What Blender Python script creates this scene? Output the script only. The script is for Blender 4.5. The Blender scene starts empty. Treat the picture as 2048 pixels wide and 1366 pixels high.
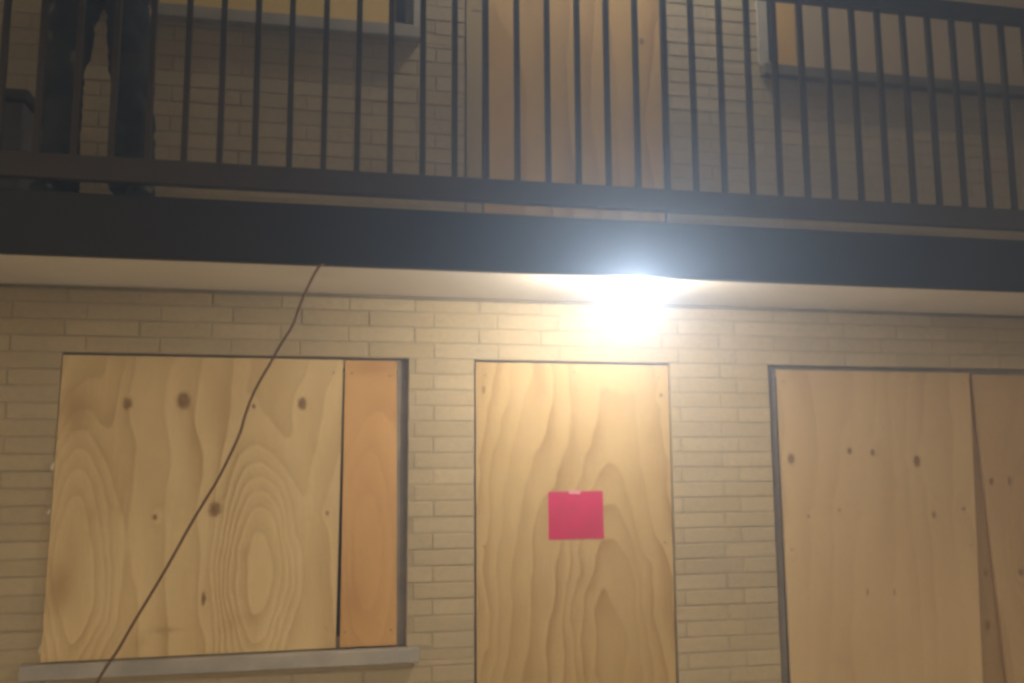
import bpy, bmesh, math, random
from mathutils import Vector, Matrix, noise as mnoise
random.seed(7)
scene = bpy.context.scene
col = scene.collection

# ------------------------------------------------------------------ camera
YAW, PITCH, ROLL = 0.20577, 0.136369, -0.00606770
EYE = Vector((0.0, -4.2, 1.6))
cy, sy, cp, sp = math.cos(YAW), math.sin(YAW), math.cos(PITCH), math.sin(PITCH)
FWD = Vector((sy*cp, cy*cp, sp))
RGT = Vector((cy, -sy, 0))
UPV = RGT.cross(FWD)
c_, s_ = math.cos(ROLL), math.sin(ROLL)
RGT, UPV = RGT*c_ + UPV*s_, UPV*c_ - RGT*s_
cam_d = bpy.data.cameras.new('camera')
cam = bpy.data.objects.new('camera', cam_d)
col.objects.link(cam)
M3 = Matrix((RGT, UPV, -FWD)).transposed()
cam.matrix_world = Matrix.Translation(EYE) @ M3.to_4x4()
cam_d.sensor_width = 36
cam_d.lens = 1850/2048*36
cam_d.clip_end = 200
cam_d.clip_start = 0.05
scene.camera = cam

# ------------------------------------------------------------------ night sky
wd = bpy.data.worlds.new('World')
scene.world = wd
wd.use_nodes = True
wn = wd.node_tree
bg = wn.nodes['Background']
sky = wn.nodes.new('ShaderNodeTexSky')
sky.sky_type = 'NISHITA'
sky.sun_disc = False
sky.sun_elevation = math.radians(-4)
sky.sun_rotation = math.radians(160)
mixw = wn.nodes.new('ShaderNodeMixRGB')
mixw.blend_type = 'ADD'
mixw.inputs[0].default_value = 1.0
mixw.inputs[2].default_value = (1.0, 0.73, 0.43, 1)      # even city glow under low cloud
wn.links.new(sky.outputs[0], mixw.inputs[1])
tcw = wn.nodes.new('ShaderNodeTexCoord')
spw = wn.nodes.new('ShaderNodeSeparateXYZ')
wn.links.new(tcw.outputs['Generated'], spw.inputs[0])
mrw = wn.nodes.new('ShaderNodeMapRange')                  # dark land below the horizon
mrw.inputs[1].default_value = -0.02; mrw.inputs[2].default_value = 0.02
mrw.inputs[3].default_value = 0.10; mrw.inputs[4].default_value = 1.0
wn.links.new(spw.outputs[2], mrw.inputs[0])
mulw = wn.nodes.new('ShaderNodeMixRGB'); mulw.blend_type = 'MULTIPLY'; mulw.inputs[0].default_value = 1.0
wn.links.new(mixw.outputs[0], mulw.inputs[1]); wn.links.new(mrw.outputs[0], mulw.inputs[2])
wn.links.new(mulw.outputs[0], bg.inputs[0])
bg.inputs[1].default_value = 1.7

vs = scene.view_settings
vs.view_transform = 'Standard'
vs.look = 'None'
vs.exposure = 0.28
vs.gamma = 1.0
scene.render.engine = 'CYCLES'
cyc = scene.cycles
cyc.use_denoising = True
cyc.denoiser = 'OPENIMAGEDENOISE'
cyc.max_bounces = 6
cyc.diffuse_bounces = 4
cyc.volume_bounces = 0
cyc.sample_clamp_indirect = 4
cyc.filter_width = 3.2
LAMP_W = 335.0
LAMP_UP = 560.0
BLOOM_DENSITY = 0.088

# ------------------------------------------------------------------ node helpers
class S:
    """a socket that can be computed with"""
    def __init__(s, t, o): s.t, s.o = t, o
    def m(s, op, b=None, c=None):
        n = s.t.nodes.new('ShaderNodeMath'); n.operation = op
        s.t.links.new(s.o, n.inputs[0])
        for i, v in ((1, b), (2, c)):
            if v is None: continue
            if isinstance(v, S): s.t.links.new(v.o, n.inputs[i])
            else: n.inputs[i].default_value = v
        return S(s.t, n.outputs[0])
    def __add__(s, b): return s.m('ADD', b)
    def __sub__(s, b): return s.m('SUBTRACT', b)
    def __mul__(s, b): return s.m('MULTIPLY', b)
    def __truediv__(s, b): return s.m('DIVIDE', b)
    def sin(s): return s.m('SINE')
    def pw(s, b): return s.m('POWER', b)
    def mx(s, b): return s.m('MAXIMUM', b)
    def step(s, a, b):
        n = s.t.nodes.new('ShaderNodeMapRange'); n.interpolation_type = 'SMOOTHSTEP'
        s.t.links.new(s.o, n.inputs[0])
        n.inputs[1].default_value = a; n.inputs[2].default_value = b
        return S(s.t, n.outputs[0])

def mat_base(name, rough=0.7, spec=0.3):
    m = bpy.data.materials.new(name); m.use_nodes = True
    t = m.node_tree
    b = t.nodes['Principled BSDF']
    b.inputs['Roughness'].default_value = rough
    b.inputs['Specular IOR Level'].default_value = spec
    return m, t, b
def coords(t):
    tc = t.nodes.new('ShaderNodeTexCoord')
    sx = t.nodes.new('ShaderNodeSeparateXYZ')
    t.links.new(tc.outputs['Object'], sx.inputs[0])
    return S(t, sx.outputs[0]), S(t, sx.outputs[1]), S(t, sx.outputs[2]), tc.outputs['Object']
def comb(t, x, y, z):
    n = t.nodes.new('ShaderNodeCombineXYZ')
    for i, v in enumerate((x, y, z)):
        if isinstance(v, S): t.links.new(v.o, n.inputs[i])
        else: n.inputs[i].default_value = v
    return n.outputs[0]
def noise(t, vec, scale, detail=3, rough=0.55, dist=0):
    n = t.nodes.new('ShaderNodeTexNoise')
    n.inputs['Scale'].default_value = scale
    n.inputs['Detail'].default_value = detail
    n.inputs['Roughness'].default_value = rough
    n.inputs['Distortion'].default_value = dist
    t.links.new(vec, n.inputs['Vector'])
    return S(t, n.outputs[0])
def mixc(t, f, a, b, mode='MIX'):
    n = t.nodes.new('ShaderNodeMixRGB'); n.blend_type = mode
    if isinstance(f, S): t.links.new(f.o, n.inputs[0])
    else: n.inputs[0].default_value = f
    for i, v in ((1, a), (2, b)):
        if isinstance(v, tuple): n.inputs[i].default_value = (*v, 1)
        else: t.links.new(v, n.inputs[i])
    return n.outputs[0]
def bump(t, b, h, dist=0.002, strength=0.6):
    n = t.nodes.new('ShaderNodeBump')
    n.inputs['Distance'].default_value = dist
    n.inputs['Strength'].default_value = strength
    t.links.new(h.o, n.inputs['Height'])
    t.links.new(n.outputs[0], b.inputs['Normal'])

def mat_mottled(name, a, b2, scale=6, rough=0.7, spec=0.3, fine=60, bumpd=0.001, metal=0, world=False):
    m, t, b = mat_base(name, rough, spec)
    x, y, z, v = coords(t)
    if world:
        g = t.nodes.new('ShaderNodeNewGeometry'); v = g.outputs['Position']
    f = (noise(t, v, scale, 5) * 0.75 + noise(t, v, fine, 3) * 0.35).step(0.36, 0.74)
    t.links.new(mixc(t, f, a, b2), b.inputs['Base Color'])
    b.inputs['Metallic'].default_value = metal
    bump(t, b, noise(t, v, fine, 4), bumpd)
    return m

def mat_brick():
    m, t, b = mat_base('brick_taupe', 0.82, 0.2)
    g = t.nodes.new('ShaderNodeNewGeometry'); v = g.outputs['Position']
    oi = t.nodes.new('ShaderNodeObjectInfo')
    r = S(t, oi.outputs['Random'])
    c1 = mixc(t, r, (0.49, 0.385, 0.225), (0.56, 0.445, 0.272))
    n1 = noise(t, v, 3.1, 4).step(0.3, 0.75)
    c2 = mixc(t, n1 * 0.45, c1, (0.40, 0.335, 0.235))
    n2 = noise(t, v, 38, 4, 0.6).step(0.35, 0.8)
    c3 = mixc(t, n2 * 0.35, c2, (0.29, 0.235, 0.165))
    n3 = noise(t, v, 14, 2).step(0.66, 0.8)
    c4 = mixc(t, n3 * 0.4, c3, (0.56, 0.50, 0.40))
    t.links.new(c4, b.inputs['Base Color'])
    bump(t, b, noise(t, v, 120, 4, 0.7), 0.0012, 0.8)
    return m

def mat_ply(name, light, dark, seed, freq=34, k=3.0, arches=(), para=None, knots=(), ring=0.55,
            knot_col=(0.20, 0.095, 0.03), smear=(), fade=None, warp=0.16):
    """rotary-cut softwood veneer: growth rings as contour lines of a slow field stretched along the sheet"""
    m, t, b = mat_base(name, 0.62, 0.25)
    u, y, v, o = coords(t)
    w1 = noise(t, comb(t, u*2.2+seed, seed, v*1.3), 1.0, 3, 0.55) - 0.5
    w2 = noise(t, comb(t, u*9+seed, seed*3, v*3.0), 1.0, 2, 0.5) - 0.5
    u0, v0 = u, v
    u = u + w1*warp + w2*warp*0.32
    p1 = comb(t, u*1.6 + seed, seed*1.7, v*0.36)
    F = noise(t, p1, 1.0, 2, 0.45) * 1.0 + u * (k*0.1)
    p2 = comb(t, u*7 + seed*2, 0.3, v*0.9)
    F = F + (noise(t, p2, 1.0, 2, 0.5) - 0.5) * 0.10
    for (cu, cv, su, sv, A) in arches:
        e = ((u-cu)/su).pw(2) + ((v-cv)/sv).pw(2)
        F = F + (e.pw(1.5)*-1.0).m('EXPONENT') * A
    if para:
        uc, a, bb = para
        F = F + (u-uc).pw(2)*a + v*bb
    kn = None
    u = u0
    for (ku, kv, ru, rv) in knots:
        du = (u-ku); dv = (v-kv)
        e = ((du/(ru*2.6)).pw(2) + (dv/(rv*3.6)).pw(2))*-1.0
        F = F + e.m('EXPONENT') * 0.07
        wob = (noise(t, o, 90, 2) - 0.5) * 0.7
        d = ((du/ru).pw(2) + (dv/rv).pw(2)).m('SQRT') + wob
        kk = d.m('MULTIPLY', -1.0).step(-1.25, -0.45)
        kn = kk if kn is None else kn.mx(kk)
    ph = F * freq
    fr = (ph*0.159).m('FRACT')
    rings = fr.pw(1.6)*fr.step(1.0, 0.93)*1.15
    fine = noise(t, comb(t, u*170, 0.0, v*5), 1.0, 3, 0.6)
    tone = noise(t, comb(t, u*2.6+seed, 3.0, v*1.1), 1.0, 3, 0.5).step(0.28, 0.72)
    str_ = noise(t, comb(t, u*5+seed, 9.0, v*0.8), 1.0, 2, 0.5).step(0.35, 0.7)
    if fade: str_ = str_ * (v*-1.0).step(-fade[1], -fade[0])
    fac = rings*ring*(str_*0.65 + 0.35) + tone*0.34 + (fine-0.5)*0.5
    c = mixc(t, fac.m('MINIMUM', 1.0).mx(0.0), light, dark)
    blot = noise(t, o, 4.3, 4, 0.6).step(0.55, 0.8)
    c = mixc(t, blot*0.35, c, (dark[0]*0.85, dark[1]*0.80, dark[2]*0.75))
    for (cu, cv, su, sv, A) in smear:
        e = (((u-cu)/su).pw(2) + ((v-cv)/sv).pw(2))*-1.0
        c = mixc(t, e.m('EXPONENT')*A, c, (dark[0]*0.7, dark[1]*0.6, dark[2]*0.5))
    if kn is not None:
        core = noise(t, o, 60, 2).step(0.3, 0.8)
        c = mixc(t, kn*(core*0.25+0.72), c, knot_col)
    t.links.new(c, b.inputs['Base Color'])
    bump(t, b, rings*0.5 + fine*0.6, 0.0008, 0.5)
    return m

MT = {}
MT['brick'] = mat_brick()
MT['mortar'] = mat_mottled('mortar', (0.35, 0.28, 0.175), (0.46, 0.37, 0.24), 9, 0.9, 0.1, 150, world=True)
MT['soffit'] = mat_mottled('soffit_paint', (0.74, 0.68, 0.585), (0.83, 0.775, 0.68), 2.2, 0.75, 0.2, 40, 0.0006)
MT['fascia'] = mat_mottled('fascia_paint', (0.009, 0.006, 0.004), (0.016, 0.012, 0.008), 3, 0.6, 0.25, 60)
MT['rail'] = mat_mottled('rail_metal', (0.024, 0.014, 0.006), (0.040, 0.024, 0.011), 14, 0.55, 0.35, 120)
MT['deck'] = mat_mottled('deck_concrete', (0.24, 0.22, 0.19), (0.34, 0.31, 0.27), 5, 0.85, 0.2, 80)
MT['stone'] = mat_mottled('sill_stone', (0.33, 0.30, 0.26), (0.46, 0.42, 0.36), 7, 0.8, 0.2, 90)
MT['sill2'] = mat_mottled('sill_brown', (0.13, 0.105, 0.07), (0.19, 0.155, 0.11), 7, 0.7, 0.2, 90)
MT['shadow_bead'] = mat_mottled('shadow_line_bead', (0.22, 0.18, 0.12), (0.32, 0.265, 0.18), 9, 0.8, 0.2, 90)  # brown that stands for a shadow line
MT['frame'] = mat_mottled('window_metal', (0.20, 0.17, 0.14), (0.28, 0.24, 0.20), 9, 0.45, 0.4, 60)
MT['trim'] = mat_mottled('pale_trim', (0.40, 0.37, 0.31), (0.50, 0.46, 0.39), 9, 0.6, 0.3, 60)
MT['glass'] = mat_mottled('dark_pane', (0.015, 0.016, 0.018), (0.03, 0.03, 0.033), 3, 0.12, 0.5, 40, 0.0)
MT['ground'] = mat_mottled('paving_concrete', (0.45, 0.42, 0.37), (0.55, 0.52, 0.46), 1.3, 0.9, 0.2, 45, 0.003)
MT['lampmetal'] = mat_mottled('lamp_metal', (0.32, 0.31, 0.29), (0.45, 0.43, 0.40), 30, 0.4, 0.5, 120)
MT['cable'] = mat_mottled('cable_sheath', (0.11, 0.052, 0.020), (0.16, 0.08, 0.032), 20, 0.6, 0.3, 90)
def mat_trousers():
    m, t, b = mat_base('dark_trousers', 0.9, 0.1)
    x, y, z, v = coords(t)
    c = mixc(t, noise(t, v, 11, 4).step(0.35, 0.7), (0.016, 0.017, 0.021), (0.050, 0.050, 0.053))
    pale = noise(t, comb(t, x*9, y*9, z*3.5), 1.0, 3, 0.6).step(0.60, 0.70)
    c = mixc(t, pale*0.8, c, (0.19, 0.18, 0.16))
    t.links.new(c, b.inputs['Base Color'])
    bump(t, b, noise(t, v, 260, 3), 0.001)
    return m
MT['denim'] = mat_trousers()
MT['jacket'] = mat_mottled('dark_jacket', (0.012, 0.012, 0.014), (0.022, 0.021, 0.022), 8, 0.85, 0.15, 200)
MT['shoe'] = mat_mottled('black_shoe', (0.006, 0.006, 0.006), (0.012, 0.011, 0.010), 20, 0.5, 0.3, 120)
MT['skin'] = mat_mottled('skin', (0.42, 0.26, 0.18), (0.50, 0.32, 0.23), 20, 0.5, 0.4, 120)
MT['hair'] = mat_mottled('hair', (0.012, 0.009, 0.007), (0.03, 0.022, 0.016), 40, 0.5, 0.4, 200)
MT['bin'] = mat_mottled('bin_plastic', (0.055, 0.05, 0.048), (0.085, 0.078, 0.072), 6, 0.6, 0.3, 60)
MT['binlid'] = mat_mottled('bin_lid', (0.022, 0.017, 0.013), (0.032, 0.025, 0.02), 6, 0.6, 0.3, 60)
MT['roof'] = mat_mottled('roof_felt', (0.05, 0.05, 0.05), (0.08, 0.08, 0.08), 6, 0.9, 0.1, 60)
MT['screw'] = mat_mottled('screw_steel', (0.10, 0.09, 0.08), (0.16, 0.15, 0.13), 40, 0.5, 0.5, 120, metal=0.6)

# ------------------------------------------------------------------ mesh helpers
def mesh_obj(name, bm, mat, parent=None, loc=(0, 0, 0), smooth=False):
    me = bpy.data.meshes.new(name)
    bmesh.ops.recalc_face_normals(bm, faces=bm.faces)
    bm.to_mesh(me); bm.free()
    if smooth:
        for p in me.polygons: p.use_smooth = True
    me.materials.append(mat)
    o = bpy.data.objects.new(name, me)
    col.objects.link(o)
    o.location = loc
    o.parent = parent
    return o
def empty(name, loc=(0, 0, 0)):
    o = bpy.data.objects.new(name, None)
    col.objects.link(o); o.location = loc
    o.empty_display_size = 0.2
    return o
def tag(o, label=None, cat=None, group=None, kind=None):
    for k, v in (('label', label), ('category', cat), ('group', group), ('kind', kind)):
        if v: o[k] = v
    return o
def box(bm, x0, x1, y0, y1, z0, z1, bev=0):
    vs_ = [bm.verts.new((x, y, z)) for x in (x0, x1) for y in (y0, y1) for z in (z0, z1)]
    q = ((0, 1, 3, 2), (4, 6, 7, 5), (0, 4, 5, 1), (2, 3, 7, 6), (0, 2, 6, 4), (1, 5, 7, 3))
    fs = [bm.faces.new([vs_[i] for i in f]) for f in q]
    if bev:
        es = list({e for f in fs for e in f.edges})
        bmesh.ops.bevel(bm, geom=es, offset=bev, segments=2, affect='EDGES', profile=0.5)
def bbox_obj(name, dims, mat, parent=None, bev=0, loc=(0, 0, 0)):
    bm = bmesh.new(); box(bm, *dims, bev=bev)
    return mesh_obj(name, bm, mat, parent, loc)
def ring_tube(bm, pts, rad, seg=10, cap=True):
    pts = [Vector(p) for p in pts]
    rads = rad if isinstance(rad, (list, tuple)) else [rad]*len(pts)
    prev = None; loops = []
    for i, p in enumerate(pts):
        d = (pts[min(i+1, len(pts)-1)] - pts[max(i-1, 0)]).normalized()
        a = d.orthogonal().normalized() if prev is None else (prev - d*prev.dot(d)).normalized()
        prev = a; b = d.cross(a)
        loops.append([bm.verts.new(p + (a*math.cos(2*math.pi*k/seg) + b*math.sin(2*math.pi*k/seg))*rads[i]) for k in range(seg)])
    for A, B in zip(loops, loops[1:]):
        for k in range(seg):
            bm.faces.new((A[k], A[(k+1) % seg], B[(k+1) % seg], B[k]))
    if cap:
        bm.faces.new(loops[0][::-1]); bm.faces.new(loops[-1])
def lathe(bm, prof, seg=28, c=(0, 0, 0)):
    loops = []
    for r, z in prof:
        loops.append([bm.verts.new((c[0]+r*math.cos(2*math.pi*k/seg), c[1]+r*math.sin(2*math.pi*k/seg), c[2]+z)) for k in range(seg)])
    for A, B in zip(loops, loops[1:]):
        for k in range(seg):
            bm.faces.new((A[k], A[(k+1) % seg], B[(k+1) % seg], B[k]))
    bm.faces.new(loops[0][::-1]); bm.faces.new(loops[-1])
def project(p):
    d = Vector(p) - EYE
    z = d.dot(FWD)
    return (1024 + 1850*d.dot(RGT)/z, 683 - 1850*d.dot(UPV)/z)

# ------------------------------------------------------------------ ground
g = bmesh.new()
box(g, -9, 12, -9, 7, -0.3, 0.0)
ground = tag(mesh_obj('ground', g, MT['ground']), kind='structure')

# ------------------------------------------------------------------ building
SOF = 2.386            # soffit height
FL2 = 2.555            # upper walkway floor
RAILY = -0.85
UPZ = 2.855            # storey height between repeated openings
X0, X1, ZT = -4.2, 7.4, 5.30
bld = tag(empty('apartment_building', (1.6, 0, 0)),
          'two storey taupe brick apartment building with boarded openings and dark fascia', 'building')
OFF = Vector((-1.6, 0, 0))
def bpart(name, dims, mat, parent=None, bev=0):
    o = bbox_obj(name, dims, mat, None, bev)
    if parent is None:
        o.parent = bld; o.location = OFF
    else:
        o.parent = parent
    return o
# openings x0,x1,z0,z1
OPEN = {
    'lw': (-1.075, 0.396, 0.83, 2.100),
    'ld': (0.697, 1.655, 0.06, 2.100),
    'rw': (2.170, 4.15, 0.06, 2.100),
    'ulw': (-1.075, 0.415, 3.685, 4.955),
    'ud': (0.650, 1.668, 2.57, 4.955),
    'urw': (2.215, 4.15, 3.655, 4.955),
}
SILLS = {'lw': (-1.150, 0.447, 0.770, 0.83), 'ulw': (-1.150, 0.437, 3.625, 3.685), 'urw': (2.20, 4.22, 3.600, 3.655)}
def subtract(rects, h):
    out = []
    hx0, hx1, hz0, hz1 = h
    for (a, b, c, d) in rects:
        if hx0 >= b-1e-6 or hx1 <= a+1e-6 or hz0 >= d-1e-6 or hz1 <= c+1e-6:
            out.append((a, b, c, d)); continue
        if c < hz0: out.append((a, b, c, hz0))
        if d > hz1: out.append((a, b, hz1, d))
        z0, z1 = max(c, hz0), min(d, hz1)
        if a < hx0: out.append((a, hx0, z0, z1))
        if b > hx1: out.append((hx1, b, z0, z1))
    return out
# mortar body of the wall
rects = [(X0, X1, 0.0, ZT)]
for o_ in OPEN.values(): rects = subtract(rects, o_)
bm = bmesh.new()
for (a, b, c, d) in rects: box(bm, a, b, 0.0024, 0.20, c, d)
wall = mesh_obj('wall', bm, MT['mortar'], bld, OFF)

# bricks
CH, BL, JT = 0.0715, 0.298, 0.0082
HOLES = list(OPEN.values()) + list(SILLS.values())
bricks = []
nrow_up = int((ZT - SOF)/CH)
for r in range(-nrow_up, int(SOF/CH)+1):
    zt = SOF - r*CH
    if zt > ZT: continue
    z0, z1 = zt-CH+JT*0.5, zt-JT*0.5
    if z0 < 0: continue
    if z1 > SOF and z0 < FL2: continue            # hidden in the floor zone
    par = r % 2
    off = -1.070 if par == 0 else -0.983
    k = math.floor((X0-off)/BL)
    x = off + k*BL
    while x < X1:
        j = random.uniform(-0.004, 0.004)
        rc = [(max(x+JT*0.5+j, X0), min(x+BL-JT*0.5+j*0.4, X1), z0, z1)]
        for h in HOLES:
            rc = subtract(rc, (h[0], h[1], h[2], h[3]))
        for q in rc:
            if q[1]-q[0] > 0.022 and q[3]-q[2] > 0.016: bricks.append(q)
        x += BL
def brick_geo(bm, w, h, ox=0, oy=0, oz=0, ch=0.0018):
    pr = ((0.05, 0), (ch, 0), (0, ch))
    loops = []
    for y, ins in pr:
        loops.append([bm.verts.new((ox+a, oy+y, oz+b)) for a, b in ((ins, ins), (w-ins, ins), (w-ins, h-ins), (ins, h-ins))])
    for A, B in zip(loops, loops[1:]):
        for k in range(4): bm.faces.new((A[k], A[(k+1) % 4], B[(k+1) % 4], B[k]))
    bm.faces.new(loops[-1])
cache = {}
vis, rest = [], []
for q in bricks:
    cx, cz = (q[0]+q[1])/2, (q[2]+q[3])/2
    px, py = project((cx, 0, cz))
    pl = project((q[0], 0, cz)); prr = project((q[1], 0, cz))
    inside = prr[0] > 0 and pl[0] < 2048 and -10 < py < 1375
    hidden = 320 < py < 600 and cz > SOF-0.05          # behind fascia and floor
    # bricks the photograph still shows, largest first: the lower storey, then the upper wall
    (vis if inside and not hidden else rest).append((0 if cz < SOF else 1, abs(px-900) if cz > SOF else 0, q))
vis.sort(key=lambda e: (e[0], e[1]))
rest += vis[300:]
vis = vis[:300]
for _, _, q in vis:
    w, h = round(q[1]-q[0], 3), round(q[3]-q[2], 3)
    if (w, h) not in cache:
        bm = bmesh.new(); brick_geo(bm, w, h)
        me = bpy.data.meshes.new('brick')
        bmesh.ops.recalc_face_normals(bm, faces=bm.faces); bm.to_mesh(me); bm.free()
        me.materials.append(MT['brick'])
        cache[(w, h)] = me
    o = bpy.data.objects.new('brick', cache[(w, h)])
    col.objects.link(o); o.parent = wall
    o.location = (q[0], random.uniform(-0.0015, 0.0012), q[2])
    o.rotation_euler = (random.uniform(-.008, .008), random.uniform(-.002, .002), random.uniform(-.003, .003))
bm = bmesh.new()
for _, _, q in rest:
    brick_geo(bm, q[1]-q[0], q[3]-q[2], q[0], random.uniform(-0.0015, 0.0012), q[2])
tag(mesh_obj('brickwork', bm, MT['brick'], wall), kind='stuff')

# walkway: slab, soffit, fascia
bpart('walkway_slab', (X0, X1, RAILY+0.045, 0.0, SOF+0.014, FL2), MT['deck'])
bpart('soffit', (X0, X1, RAILY+0.045, -0.004, SOF, SOF+0.011), MT['soffit'])
bpart('soffit_shadow_line', (X0, X1, -0.016, -0.004, SOF-0.014, SOF-0.002), MT['shadow_bead'], bev=0.002)  # dark strip in place of the shadow where soffit meets wall
fas = bpart('fascia', (X0, X1, RAILY, RAILY+0.04, 2.336, FL2+0.004), MT['fascia'], bev=0.004)
# upper ceiling and roof, overhang deepened to shade the upper storey
bpart('upper_ceiling', (X0, X1, RAILY-2.15, -0.004, ZT-0.055, ZT-0.015), MT['soffit'])
bpart('roof', (X0-0.2, X1+0.2, RAILY-2.25, 3.4, ZT+0.004, ZT+0.16), MT['roof'])
bpart('sky_block_panel', (X0, X1, RAILY-2.21, RAILY-2.155, 3.42, ZT), MT['roof'])  # added unseen panel that keeps sky light off the upper storey
bpart('back_wall', (X0, X1, 3.0, 3.2, 0, ZT), MT['mortar'])
for xs in (X0, X1-0.2): bpart('side_wall', (xs, xs+0.2, 0.205, 2.995, 0, ZT), MT['mortar'])
for xs in (X0+0.1, X1-0.3): bpart('walkway_post', (xs, xs+0.1, RAILY+0.05, RAILY+0.15, 0.0, SOF-0.002), MT['fascia'], bev=0.004)

# windows and doors behind the boards
def opening(name, key, trim=False):
    x0, x1, z0, z1 = OPEN[key]
    e = empty(name); e.parent = bld; e.location = OFF
    w = 0.05
    bm = bmesh.new()
    yb0, yb1 = 0.030, 0.12
    box(bm, x0, x0+w, yb0, yb1, z0, z1); box(bm, x1-w, x1, yb0, yb1, z0, z1)
    box(bm, x0+w, x1-w, yb0, yb1, z1-w, z1); box(bm, x0+w, x1-w, yb0, yb1, z0, z0+w)
    if x1-x0 > 1.2:
        xm = (x0+x1)/2
        box(bm, xm-0.025, xm+0.025, yb0, yb1, z0+w, z1-w)
    fr = mesh_obj('frame', bm, MT['frame'], e)
    bbox_obj('pane' if 'window' in name else 'door_leaf', (x0+w, x1-w, 0.10, 0.115, z0+w, z1-w), MT['glass'], e)
    if key in SILLS:
        a, b, c, d = SILLS[key]
        s = bbox_obj('sill', (a, b, -0.055, 0.028, c, d), MT['sill2' if key == 'urw' else 'stone'], e, bev=0.004)
    if trim:
        bbox_obj('trim', (x1-0.012+0.0, x1+0.034, -0.012, 0.0285, z0+0.001, z1), MT['trim'], e, bev=0.002)
    return e
opening('window', 'lw')
opening('door', 'ld')
opening('patio_door', 'rw')
opening('window', 'ulw', trim=True)
opening('door', 'ud')
opening('window', 'urw')
bpart('trim', (2.190, 2.245, -0.014, 0.0, 3.657, 4.955), MT['trim'], bev=0.002)
bpart('threshold', (0.68, 1.67, -0.05, 0.028, 0.002, 0.058), MT['stone'], bev=0.004)

# ------------------------------------------------------------------ plywood boards
def board(quad, mat, label, y0=0.010, th=0.015, ytweak=(0, 0, 0, 0), name='plywood_board', group=None, screws=()):
    """quad: bottom-left, bottom-right, top-right, top-left as (x,z); origin at the bottom-left corner"""
    bx, bz = quad[0]
    bm = bmesh.new()
    # subdivided face so that the sheet can bow a little
    n = 6
    def P(i, j):
        a, b_ = i/n, j/n
        x = (quad[0][0]*(1-a)+quad[1][0]*a)*(1-b_) + (quad[3][0]*(1-a)+quad[2][0]*a)*b_
        z = (quad[0][1]*(1-a)+quad[1][1]*a)*(1-b_) + (quad[3][1]*(1-a)+quad[2][1]*a)*b_
        t = (ytweak[0]*(1-a)+ytweak[1]*a)*(1-b_) + (ytweak[3]*(1-a)+ytweak[2]*a)*b_
        return x-bx, z-bz, t
    F = [[None]*(n+1) for _ in range(n+1)]; B = [[None]*(n+1) for _ in range(n+1)]
    for i in range(n+1):
        for j in range(n+1):
            x, z, t = P(i, j)
            F[i][j] = bm.verts.new((x, t, z)); B[i][j] = bm.verts.new((x, t+th, z))
    for i in range(n):
        for j in range(n):
            bm.faces.new((F[i][j], F[i+1][j], F[i+1][j+1], F[i][j+1]))
            bm.faces.new((B[i][j], B[i][j+1], B[i+1][j+1], B[i+1][j]))
    for i in range(n):
        bm.faces.new((F[i][0], B[i][0], B[i+1][0], F[i+1][0])); bm.faces.new((F[i][n], F[i+1][n], B[i+1][n], B[i][n]))
        bm.faces.new((F[0][i], F[0][i+1], B[0][i+1], B[0][i])); bm.faces.new((F[n][i], B[n][i], B[n][i+1], F[n][i+1]))
    o = mesh_obj(name, bm, mat, None, (bx, y0, bz))
    tag(o, label, 'board', group)
    for (sx, sz) in screws:
        b2 = bmesh.new()
        lathe(b2, ((0.0045, 0), (0.0045, 0.0012), (0.003, 0.002)), 10)
        bmesh.ops.rotate(b2, verts=b2.verts, matrix=Matrix.Rotation(math.pi/2, 3, 'X'))
        mesh_obj('screw', b2, MT['screw'], o, (sx-bx, 0.0004, sz-bz))
    return o
def rel(pts, o): return [(a-o[0], b-o[1], c, d) for a, b, c, d in pts]

# big sheet over the left window
oL = (-1.072, 0.834)
kL = rel([(-0.796, 1.882, .022, .030), (-0.569, 1.895, .032, .043), (-0.276, 1.874, .010, .012), (-0.069, 1.888, .022, .031),
          (-0.664, 1.403, .010, .015), (-0.422, 1.431, .030, .036), (0.05, 1.409, .010, .011), (-0.455, 1.063, .010, .032)], oL)
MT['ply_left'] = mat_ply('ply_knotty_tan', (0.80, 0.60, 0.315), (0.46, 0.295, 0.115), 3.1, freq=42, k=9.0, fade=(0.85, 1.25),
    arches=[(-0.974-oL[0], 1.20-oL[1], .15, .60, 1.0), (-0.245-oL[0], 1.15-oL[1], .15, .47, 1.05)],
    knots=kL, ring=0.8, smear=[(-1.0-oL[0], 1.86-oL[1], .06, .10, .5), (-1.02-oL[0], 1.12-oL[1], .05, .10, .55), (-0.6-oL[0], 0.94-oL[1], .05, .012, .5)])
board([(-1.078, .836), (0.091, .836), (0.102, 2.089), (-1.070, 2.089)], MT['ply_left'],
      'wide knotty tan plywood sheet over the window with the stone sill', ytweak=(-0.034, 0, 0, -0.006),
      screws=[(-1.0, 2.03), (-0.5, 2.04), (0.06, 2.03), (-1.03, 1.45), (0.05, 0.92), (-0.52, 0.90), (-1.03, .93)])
leftb = bpy.data.objects['plywood_board']
for sx, sz, L in ((-1.079, 1.60, .045), (-1.083, 0.86, .06), (-1.082, 1.42, .03)):
    b2 = bmesh.new()
    q = [b2.verts.new(p) for p in ((0, 0, 0), (-.010, -.004, L*.3), (.004, -.002, L), (0.002, .006, L*.5))]
    for f in ((0, 1, 2), (0, 2, 3), (1, 3, 2), (0, 3, 1)): b2.faces.new([q[i] for i in f])
    mesh_obj('splinter', b2, mat_mottled('raw_splinter', (0.70, 0.60, 0.42), (0.78, 0.68, 0.5), 30), leftb, (sx+1.078, -0.020, sz-.836))
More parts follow.
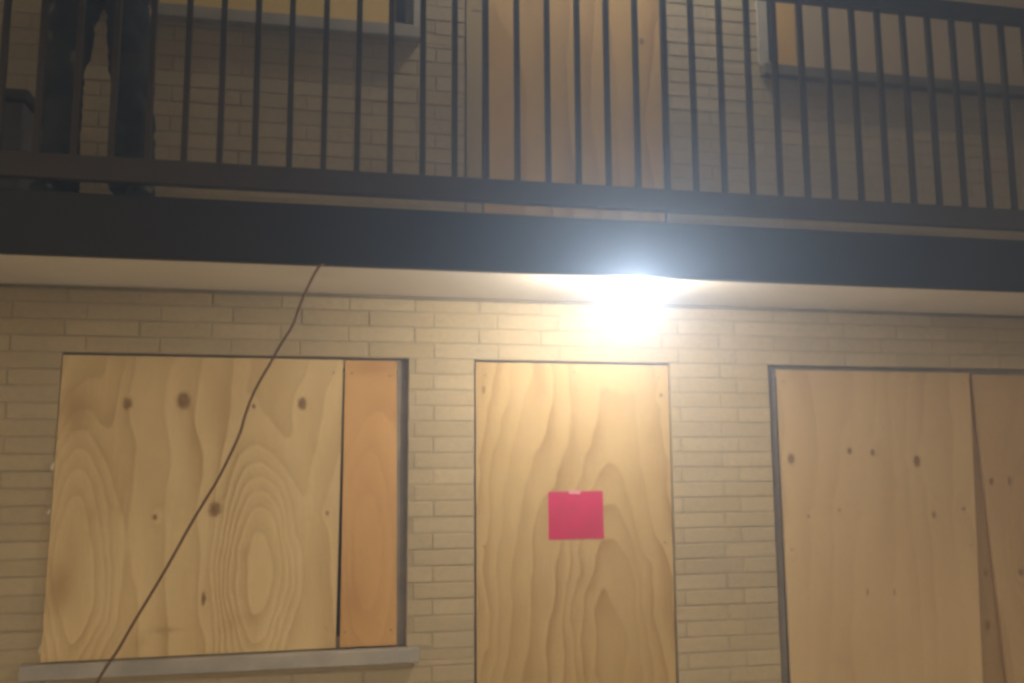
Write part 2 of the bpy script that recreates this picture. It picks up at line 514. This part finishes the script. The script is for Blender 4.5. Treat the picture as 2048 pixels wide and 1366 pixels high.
MT['ply_strip'] = mat_ply('ply_orange', (0.72, 0.43, 0.175), (0.50, 0.27, 0.09), 8.4, freq=34, k=6, ring=0.6,
    arches=[(0.12, 0.45, .10, .5, .5)], smear=[(.12, 1.22, .09, .04, .45), (.05, .2, .05, .08, .35)])
board([(0.110, .836), (0.354, .836), (0.342, 2.088), (0.110, 2.088)], MT['ply_strip'],
      'narrow orange plywood strip beside the knotty sheet with the stone sill', y0=0.016,
      screws=[(0.14, 2.03), (0.31, 2.02), (0.13, 0.9), (0.33, 0.9)])
# door sheet
oD = (0.712, 0.07)
MT['ply_door'] = mat_ply('ply_door_honey', (0.60, 0.43, 0.195), (0.40, 0.245, 0.085), 12.7, freq=40, k=1.0,
    para=(0.60, 2.6, 0.20), ring=0.85, warp=0.26, arches=[(0.62, 0.9, .16, .5, -.35)],
    knots=rel([(0.743, 1.962, .008, .020), (1.610, 1.945, .010, .010)], oD))
board([(0.712, .07), (1.645, .07), (1.650, 2.089), (0.706, 2.089)], MT['ply_door'],
      'tall honey plywood sheet covering the ground floor door, carrying the red notice',
      screws=[(0.75, 2.03), (1.60, 2.03), (0.745, 1.25), (1.61, 1.25), (1.18, 2.05)])
# right-hand opening
oR = (2.225, 0.07)
kR = rel([(2.279, 1.638, .022, .030), (2.599, 1.676, .015, .020), (2.726, 1.668, .014, .020), (2.973, 1.625, .023, .034), (2.358, 1.359, .009, .010),
          (2.524, 1.387, .008, .008), (3.049, 1.355, .014, .019), (3.223, 1.382, .012, .010), (2.654, .988, .006, .022), (2.801, .983, .006, .022)], oR)
MT['ply_right'] = mat_ply('ply_plain_tan', (0.67, 0.485, 0.26), (0.49, 0.325, 0.155), 21.3, freq=34, k=14.0, ring=0.5, knots=kR)
board([(2.225, .07), (3.245, .07), (3.312, 2.078), (2.225, 2.078)], MT['ply_right'],
      'plain tan plywood sheet with a row of small knots, next to the leaning sheet', y0=0.012,
      screws=[(2.26, 2.02), (3.27, 2.02), (2.26, 1.2), (3.25, 1.2)])
oR2 = (3.42, .07)
MT['ply_right2'] = mat_ply('ply_brown', (0.56, 0.385, 0.20), (0.41, 0.265, 0.125), 31.9, freq=24, k=5.0, ring=0.5,
    knots=rel([(3.395, 1.519, .014, .022), (3.501, 1.52, .011, .028), (3.527, 1.059, .02, .02)], oR2), arches=[(0.15, 1.2, .10, .3, .5)])
board([(3.42, .07), (4.10, .07), (4.10, 2.07), (3.326, 2.07)], MT['ply_right2'],
      'brown plywood sheet with slanted edge beside the plain knotted sheet', y0=0.010)
MT['ply_back_shaded'] = mat_ply('ply_back_shaded', (0.42, 0.28, 0.14), (0.31, 0.195, 0.09), 44.0, freq=24, k=5.0, ring=0.3,  # darker tone holds the shade of the recess behind the sheets
    knots=[(3.337-3.19, 1.059-.12, .014, .020), (3.325-3.19, .801-.12, .014, .030)])
board([(3.19, .12), (3.62, .12), (3.62, 2.04), (3.19, 2.04)], MT['ply_back_shaded'],
      'plywood strip with recess shade in its colour, showing in the wedge gap between two leaning sheets', y0=0.0285, th=0.012)

# upper storey
oU = (-1.07, 3.69)
MT['ply_up'] = mat_ply('ply_up_yellow', (0.80, 0.58, 0.21), (0.66, 0.44, 0.13), 52.0, freq=24, k=3.0, ring=0.35)
board([(-1.068, 3.690), (0.315, 3.690), (0.315, 4.94), (-1.068, 4.94)], MT['ply_up'],
      'yellow plywood sheet over the upper window behind the railing bars')
MT['ply_up2'] = mat_ply('ply_up_orange', (0.68, 0.44, 0.13), (0.45, 0.25, 0.06), 61.0, freq=34, k=12.0, ring=0.9,
    knots=[(1.56-.745, 3.74-2.58, .015, .02)])
board([(0.745, 2.58), (1.655, 2.58), (1.655, 4.94), (0.745, 4.94)], MT['ply_up2'],
      'orange plywood sheet over the upper floor door behind the railing')
MT['ply_up3'] = mat_ply('ply_up_olive', (0.45, 0.34, 0.17), (0.33, 0.235, 0.11), 66.0, freq=20, k=3.0, ring=0.4, knots=[(0.05, 1.24, .03, .008)])
board([(0.662, 2.58), (0.738, 2.58), (0.738, 4.94), (0.662, 4.94)], MT['ply_up3'],
      'thin olive wooden strip along the upper floor door sheet')
MT['ply_up4'] = mat_ply('ply_weathered', (0.52, 0.40, 0.245), (0.42, 0.32, 0.19), 71.0, freq=16, k=5.0, ring=0.3)
board([(2.425, 3.660), (4.14, 3.660), (4.14, 4.94), (2.425, 4.94)], MT['ply_up4'],
      'plain beige sheet over the upper window with a thin dark sill')
board([(2.300, 3.660), (2.418, 3.660), (2.418, 4.94), (2.300, 4.94)], MT['ply_up2'],
      'narrow orange strip beside the plain beige upper sheet', y0=0.014)

# ------------------------------------------------------------------ red notice on the door
m, t, b = mat_base('notice_paper', 0.65, 0.3)
u, y, v, o_ = coords(t)
c = mixc(t, noise(t, o_, 9, 3).step(0.3, 0.7), (0.60, 0.022, 0.105), (0.50, 0.026, 0.08))
edge = ((u-0.132).m('ABSOLUTE')-0.1245).mx((v-0.109).m('ABSOLUTE')-0.1015)
c = mixc(t, edge.step(0.0, 0.004)*0.25, c, (0.62, 0.10, 0.15))
t.links.new(c, b.inputs['Base Color'])
bm = bmesh.new()
N = 10
g_ = [[None]*(N+1) for _ in range(N+1)]
for i in range(N+1):
    for j in range(N+1):
        a, d = i/N, j/N
        lift = 0.0005 + 0.0006*math.sin(a*math.pi)*(1-d) + 0.003*max(0, a-0.75)*max(0, 0.3-d)*16
        g_[i][j] = bm.verts.new((a*0.265 + (1-d)*0.001, -lift, d*0.219 + a*0.002))
for i in range(N):
    for j in range(N):
        bm.faces.new((g_[i][j], g_[i+1][j], g_[i+1][j+1], g_[i][j+1]))
ext = bmesh.ops.extrude_face_region(bm, geom=list(bm.faces))
bmesh.ops.translate(bm, vec=(0, 0.0006, 0), verts=[e for e in ext['geom'] if isinstance(e, bmesh.types.BMVert)])
notice = mesh_obj('paper_notice', bm, m, None, (1.044, 0.0095, 1.273))
tag(notice, 'square red paper notice fixed to the ground floor door sheet', 'notice')
bm = bmesh.new(); box(bm, 0.10, 0.155, -0.0020, -0.0014, 0.207, 0.226)
m2 = mat_mottled('clear_tape', (0.75, 0.30, 0.34), (0.80, 0.38, 0.40), 30, 0.25, 0.5, 90)
mesh_obj('tape', bm, m2, notice)

# ------------------------------------------------------------------ lamps
def lamp(loc, label, power, colr):
    e = tag(empty('ceiling_lamp', loc), label, 'lamp', 'porch lamps over the doors')
    bm = bmesh.new()
    lathe(bm, ((0.098, -0.002), (0.100, -0.016), (0.088, -0.024), (0.050, -0.034), (0.046, -0.052), (0.042, -0.052)))
    mesh_obj('base', bm, MT['lampmetal'], e, smooth=False)
    m, t, b = mat_base('lit_globe', 0.3, 0.4)
    b.inputs['Base Color'].default_value = (0.9, 0.88, 0.84, 1)
    b.inputs['Emission Color'].default_value = (*colr, 1)
    b.inputs['Emission Strength'].default_value = power
    bm = bmesh.new()
    prof = [(0.040, -0.053), (0.050, -0.060), (0.058, -0.076), (0.061, -0.096), (0.059, -0.116), (0.052, -0.134), (0.040, -0.148), (0.024, -0.157), (0.007, -0.160)]
    lathe(bm, prof)
    mesh_obj('globe', bm, m, e, smooth=True)
    return e
LC = (1.0, 0.90, 0.74)
lamp((1.220, -0.72, SOF), 'lit globe lamp under the walkway soffit above the red notice', LAMP_W, LC)
lamp((1.45, -0.42, ZT-0.055), 'lit globe lamp on the upper walkway ceiling', LAMP_UP, LC)

# ------------------------------------------------------------------ railing
rl = tag(empty('balcony_railing', (1.0, RAILY, FL2)), 'dark metal railing with square upright bars along the upper walkway', 'railing')
def rpart(name, dims, bev=0.002):
    o = bbox_obj(name, dims, MT['rail'], None, bev)
    o.parent = rl; o.location = (-1.0, -RAILY, -FL2)
    return o
BX = [-0.98 + 0.1218*k for k in range(-22, 58)]
BX = [x for x in BX if X0+0.12 < x < X1-0.12]
rpart('top_rail', (X0+0.05, X1-0.05, RAILY-0.026, RAILY+0.026, 3.546, 3.612), 0.004)
rpart('bottom_rail', (X0+0.05, X1-0.05, RAILY-0.020, RAILY+0.020, 2.600, 2.688), 0.003)
bm = bmesh.new(); box(bm, -0.0105, 0.0105, -0.0105, 0.0105, 0, 3.546-2.688, 0.0015)
me = bpy.data.meshes.new('baluster'); bm.to_mesh(me); bm.free(); me.materials.append(MT['rail'])
for x in BX:
    o = bpy.data.objects.new('baluster', me); col.objects.link(o); o.parent = rl
    o.location = (x-1.0, 0, 2.688-FL2)
    o.rotation_euler = (0, random.uniform(-.0025, .0025), random.uniform(-.03, .03))
for x in (X0+0.07, -2.259, 4.318, X1-0.1):
    rpart('post', (x-0.022, x+0.022, RAILY+0.028, RAILY+0.07, FL2+0.001, 3.545))
for x in (X0+0.3, -1.9, 4.2, X1-0.3):
    rpart('foot', (x-0.02, x+0.02, RAILY+0.006, RAILY+0.019, FL2+0.003, 2.602))

# ------------------------------------------------------------------ hanging cable
pts2 = [(-0.009, 2.362), (-0.039, 2.273), (-0.075, 2.181), (-0.099, 2.108), (-0.14, 2.036), (-0.165, 1.986), (-0.221, 1.876), (-0.251, 1.789),
        (-0.269, 1.72), (-0.327, 1.584), (-0.373, 1.5), (-0.418, 1.417), (-0.492, 1.271), (-0.579, 1.113), (-0.628, 1.02), (-0.671, 0.951)]
pts = [(x, -0.862, z) for x, z in pts2]
p = Vector(pts[-1])
for s in range(1, 15):
    f = s/14
    pts.append((p.x - 0.52*f - 0.10*f*f, p.y - 0.02*f, max(0.006, p.z*(1-f)**1.15)))
for s in range(1, 8): pts.append((pts[-1][0]-0.10, pts[-1][1]-0.02*math.sin(s), 0.006))
def smoothpath(pts, n=4):
    P = [Vector(q) for q in pts]; out = []
    for i in range(len(P)-1):
        p0, p1, p2, p3 = P[max(i-1, 0)], P[i], P[i+1], P[min(i+2, len(P)-1)]
        for k in range(n):
            t = k/n
            out.append(0.5*((2*p1)+(p2-p0)*t+(2*p0-5*p1+4*p2-p3)*t*t+(3*p1-p0-3*p2+p3)*t**3))
    out.append(P[-1]); return out
bm = bmesh.new()
ring_tube(bm, smoothpath([(0.030, -0.790, 2.380), (0.010, -0.830, 2.345), (-0.010, -0.862, 2.326)] + pts[1:]), 0.0046, 8)
base = Vector((0, 0, 0))
cb = mesh_obj('hanging_cable', bm, MT['cable'], smooth=True)
tag(cb, 'thin dark loose cable hanging from the fascia across the knotty plywood', 'cable')
bm = bmesh.new(); box(bm, 0.020, 0.040, -0.796, -0.784, 2.374, 2.385, 0.001)
mesh_obj('staple', bm, MT['screw'], cb)

# ------------------------------------------------------------------ bin on the walkway
bn = tag(empty('storage_bin', (-1.50, -0.30, FL2)), 'low dark lidded bin on the upper walkway behind the standing person', 'bin')
bm = bmesh.new(); box(bm, -0.36, 0.36, -0.17, 0.19, 0.002, 0.462, 0.012); mesh_obj('tub', bm, MT['bin'], bn)
bm = bmesh.new(); box(bm, -0.375, 0.375, -0.185, 0.20, 0.464, 0.512, 0.014); lid = mesh_obj('lid', bm, MT['binlid'], bn)
bm = bmesh.new(); box(bm, 0.10, 0.20, -0.205, -0.186, 0.475, 0.525, 0.006); mesh_obj('handle', bm, MT['binlid'], lid)

# ------------------------------------------------------------------ person behind the railing
def skin(name, V, Eg, root, mat, parent, sub=2, wrinkle=0, wscale=0.08):
    names = list(V)
    me = bpy.data.meshes.new(name)
    me.from_pydata([V[k][0] for k in names], [(names.index(a), names.index(b)) for a, b in Eg], [])
    o = bpy.data.objects.new(name, me); col.objects.link(o)
    md = o.modifiers.new('skin', 'SKIN')
    sv = me.skin_vertices[0].data
    for i, k in enumerate(names):
        r = V[k][1]; r = r if isinstance(r, tuple) else (r, r)
        sv[i].radius = r; sv[i].use_root = (k == root)
    s = o.modifiers.new('sub', 'SUBSURF'); s.levels = sub; s.render_levels = sub
    if wrinkle:
        tx = bpy.data.textures.new(name+'_folds', 'CLOUDS'); tx.noise_scale = wscale
        d = o.modifiers.new('folds', 'DISPLACE'); d.texture = tx; d.strength = wrinkle; d.mid_level = 0.5
    bpy.context.view_layer.update()
    dg = bpy.context.evaluated_depsgraph_get()
    m2 = bpy.data.meshes.new_from_object(o.evaluated_get(dg))
    bpy.data.objects.remove(o)
    m2.name = name; m2.materials.clear(); m2.materials.append(mat)
    for pgn in m2.polygons: pgn.use_smooth = True
    o = bpy.data.objects.new(name, m2); col.objects.link(o); o.parent = parent
    return o
pr = tag(empty('person', (-0.825, -0.66, FL2)), 'person in dark trousers and black shoes standing behind the upper railing bars', 'person')
B = {'pelvis': ((0, .01, .95), (.11, .07)), 'waist': ((0, .01, 1.08), (.10, .065)), 'chest': ((0, .01, 1.30), (.11, .06)), 'collar': ((0, .015, 1.45), (.06, .04)),
     'neck': ((0, .005, 1.54), .052), 'jaw': ((0, -.015, 1.61), (.062, .072)), 'head': ((0, -.012, 1.69), (.076, .092)), 'crown': ((0, .0, 1.765), (.058, .068))}
BE = [('pelvis', 'waist'), ('waist', 'chest'), ('chest', 'collar'), ('collar', 'neck'), ('neck', 'jaw'), ('jaw', 'head'), ('head', 'crown')]
for s, n in ((-1, 'l'), (1, 'r')):
    ax = -.13 if s < 0 else .125
    B.update({n+'sho': ((s*.17, .01, 1.44), .045), n+'elb': ((s*.29, .07, 1.20), .040), n+'wri': ((s*.25, -.09, 1.085), .027), n+'pal': ((s*.24, -.155, 1.078), (.036, .018)),
              n+'hip': ((s*.09, .01, .89), .085), n+'kne': ((ax*.98, -.01, .49), .052), n+'ank': ((ax, .03, .09), .036)})
    BE += [('collar', n+'sho'), (n+'sho', n+'elb'), (n+'elb', n+'wri'), (n+'wri', n+'pal'), ('pelvis', n+'hip'), (n+'hip', n+'kne'), (n+'kne', n+'ank')]
    for k in range(4):
        fx = s*.24 + (-.030+.020*k); L = (.9, 1, .97, .8)[k if s < 0 else 3-k]
        B.update({f'{n}f{k}a': ((fx, -.190, 1.074), .0095), f'{n}f{k}b': ((fx, -.190-.042*L, 1.064), .0085), f'{n}f{k}c': ((fx, -.196-.046*L, 1.064-.034*L), .0075)})
        BE += [(n+'pal', f'{n}f{k}a'), (f'{n}f{k}a', f'{n}f{k}b'), (f'{n}f{k}b', f'{n}f{k}c')]
    B.update({n+'th1': ((s*.24-s*.042, -.150, 1.072), .011), n+'th2': ((s*.24-s*.066, -.178, 1.068), .009)})
    BE += [(n+'pal', n+'th1'), (n+'th1', n+'th2')]
body = skin('body', B, BE, 'pelvis', MT['skin'], pr)
T = {'top': ((0, .01, 1.03), (.165, .115)), 'pel': ((0, .01, .95), (.165, .12))}
TE = [('top', 'pel')]
LEG = {'l': ((-.100, .0, .87, .088), (-.118, -.005, .72, .088), (-.128, -.01, .50, .068), (-.130, .0, .28, .066), (-.130, .015, .10, .070), (-.130, .015, .045, .072)),
       'r': ((.092, .0, .87, .086), (.088, -.005, .72, .080), (.112, -.012, .50, .073), (.124, .0, .28, .072), (.126, .015, .10, .076), (.126, .015, .045, .078))}
for n, L in LEG.items():
    prev = 'pel'
    for i, (x, y, z, r) in enumerate(L):
        T[f'{n}{i}'] = ((x, y, z), r*1.08); TE.append((prev, f'{n}{i}')); prev = f'{n}{i}'
skin('trousers', T, TE, 'pel', MT['denim'], pr, 3, 0.040, 0.06)
J = {'hem': ((0, .01, .93), (.178, .128)), 'wai': ((0, .01, 1.08), (.165, .12)), 'che': ((0, .005, 1.32), (.185, .13)), 'col': ((0, .01, 1.485), (.085, .075))}
JE = [('hem', 'wai'), ('wai', 'che'), ('che', 'col')]
for s, n in ((-1, 'l'), (1, 'r')):
    J.update({n+'s': ((s*.185, .01, 1.44), .075), n+'e': ((s*.295, .072, 1.20), .058), n+'w': ((s*.252, -.08, 1.092), .042)})
    JE += [('che', n+'s'), (n+'s', n+'e'), (n+'e', n+'w')]
skin('jacket', J, JE, 'wai', MT['jacket'], pr, 2, 0.02, 0.08)
for n, (h, tt) in {'l': ((-.095, .055), (-.165, -.130)), 'r': ((.115, .055), (.190, -.130))}.items():
    F_ = {'heel': ((h[0], h[1], .036), (.038, .036)), 'arch': ((h[0]*.5+tt[0]*.5, h[1]*.5+tt[1]*.5, .042), (.042, .042)),
          'ball': ((h[0]*.2+tt[0]*.8, h[1]*.2+tt[1]*.8, .034), (.048, .033)), 'toe': ((tt[0], tt[1]-.012, .028), (.040, .026)), 'ank': ((h[0], h[1]-.02, .10), (.04, .04))}
    skin('shoe', F_, [('heel', 'arch'), ('arch', 'ball'), ('ball', 'toe'), ('heel', 'ank')], 'arch', MT['shoe'], pr, 2)
def blob(bm, c, r):
    bmesh.ops.create_icosphere(bm, subdivisions=2, radius=1, matrix=Matrix.Translation(c) @ Matrix.Diagonal((*r, 1)))
bm = bmesh.new(); blob(bm, (0, .022, 1.735), (.088, .100, .078)); mesh_obj('hair', bm, MT['hair'], pr, smooth=True)
mw = mat_mottled('eye_white', (0.7, 0.68, 0.65), (0.75, 0.73, 0.7), 40, 0.2, 0.5)
for s in (-1, 1):
    bm = bmesh.new(); blob(bm, (s*.032, -.092, 1.69), (.014, .010, .008)); mesh_obj('eye', bm, mw, pr, smooth=True)
    bm = bmesh.new(); blob(bm, (s*.078, .005, 1.68), (.010, .020, .032)); mesh_obj('ear', bm, MT['skin'], pr, smooth=True)
bm = bmesh.new(); blob(bm, (0, -.102, 1.662), (.014, .020, .024)); mesh_obj('nose', bm, MT['skin'], pr, smooth=True)
ml = mat_mottled('lips', (0.35, 0.16, 0.13), (0.40, 0.19, 0.15), 40, 0.4, 0.4)
bm = bmesh.new(); blob(bm, (0, -.086, 1.625), (.024, .010, .007)); mesh_obj('mouth', bm, ml, pr, smooth=True)

# ------------------------------------------------------------------ added haze volume standing in for lens bloom round the lamp
hz = bpy.data.materials.new('bloom_haze'); hz.use_nodes = True
ht = hz.node_tree
for n in list(ht.nodes):
    if n.type != 'OUTPUT_MATERIAL': ht.nodes.remove(n)
pv = ht.nodes.new('ShaderNodeVolumePrincipled')
pv.inputs['Color'].default_value = (0.45, 0.62, 0.95, 1)
pv.inputs['Density'].default_value = BLOOM_DENSITY
pv.inputs['Anisotropy'].default_value = 0.76
ht.links.new(pv.outputs[0], [n for n in ht.nodes if n.type == 'OUTPUT_MATERIAL'][0].inputs['Volume'])
bm = bmesh.new(); box(bm, -9.5, 12.5, -9.5, 7.5, -1.3, 5.9)
hb = mesh_obj('lens_bloom_haze', bm, hz)
tag(hb, kind='stuff')
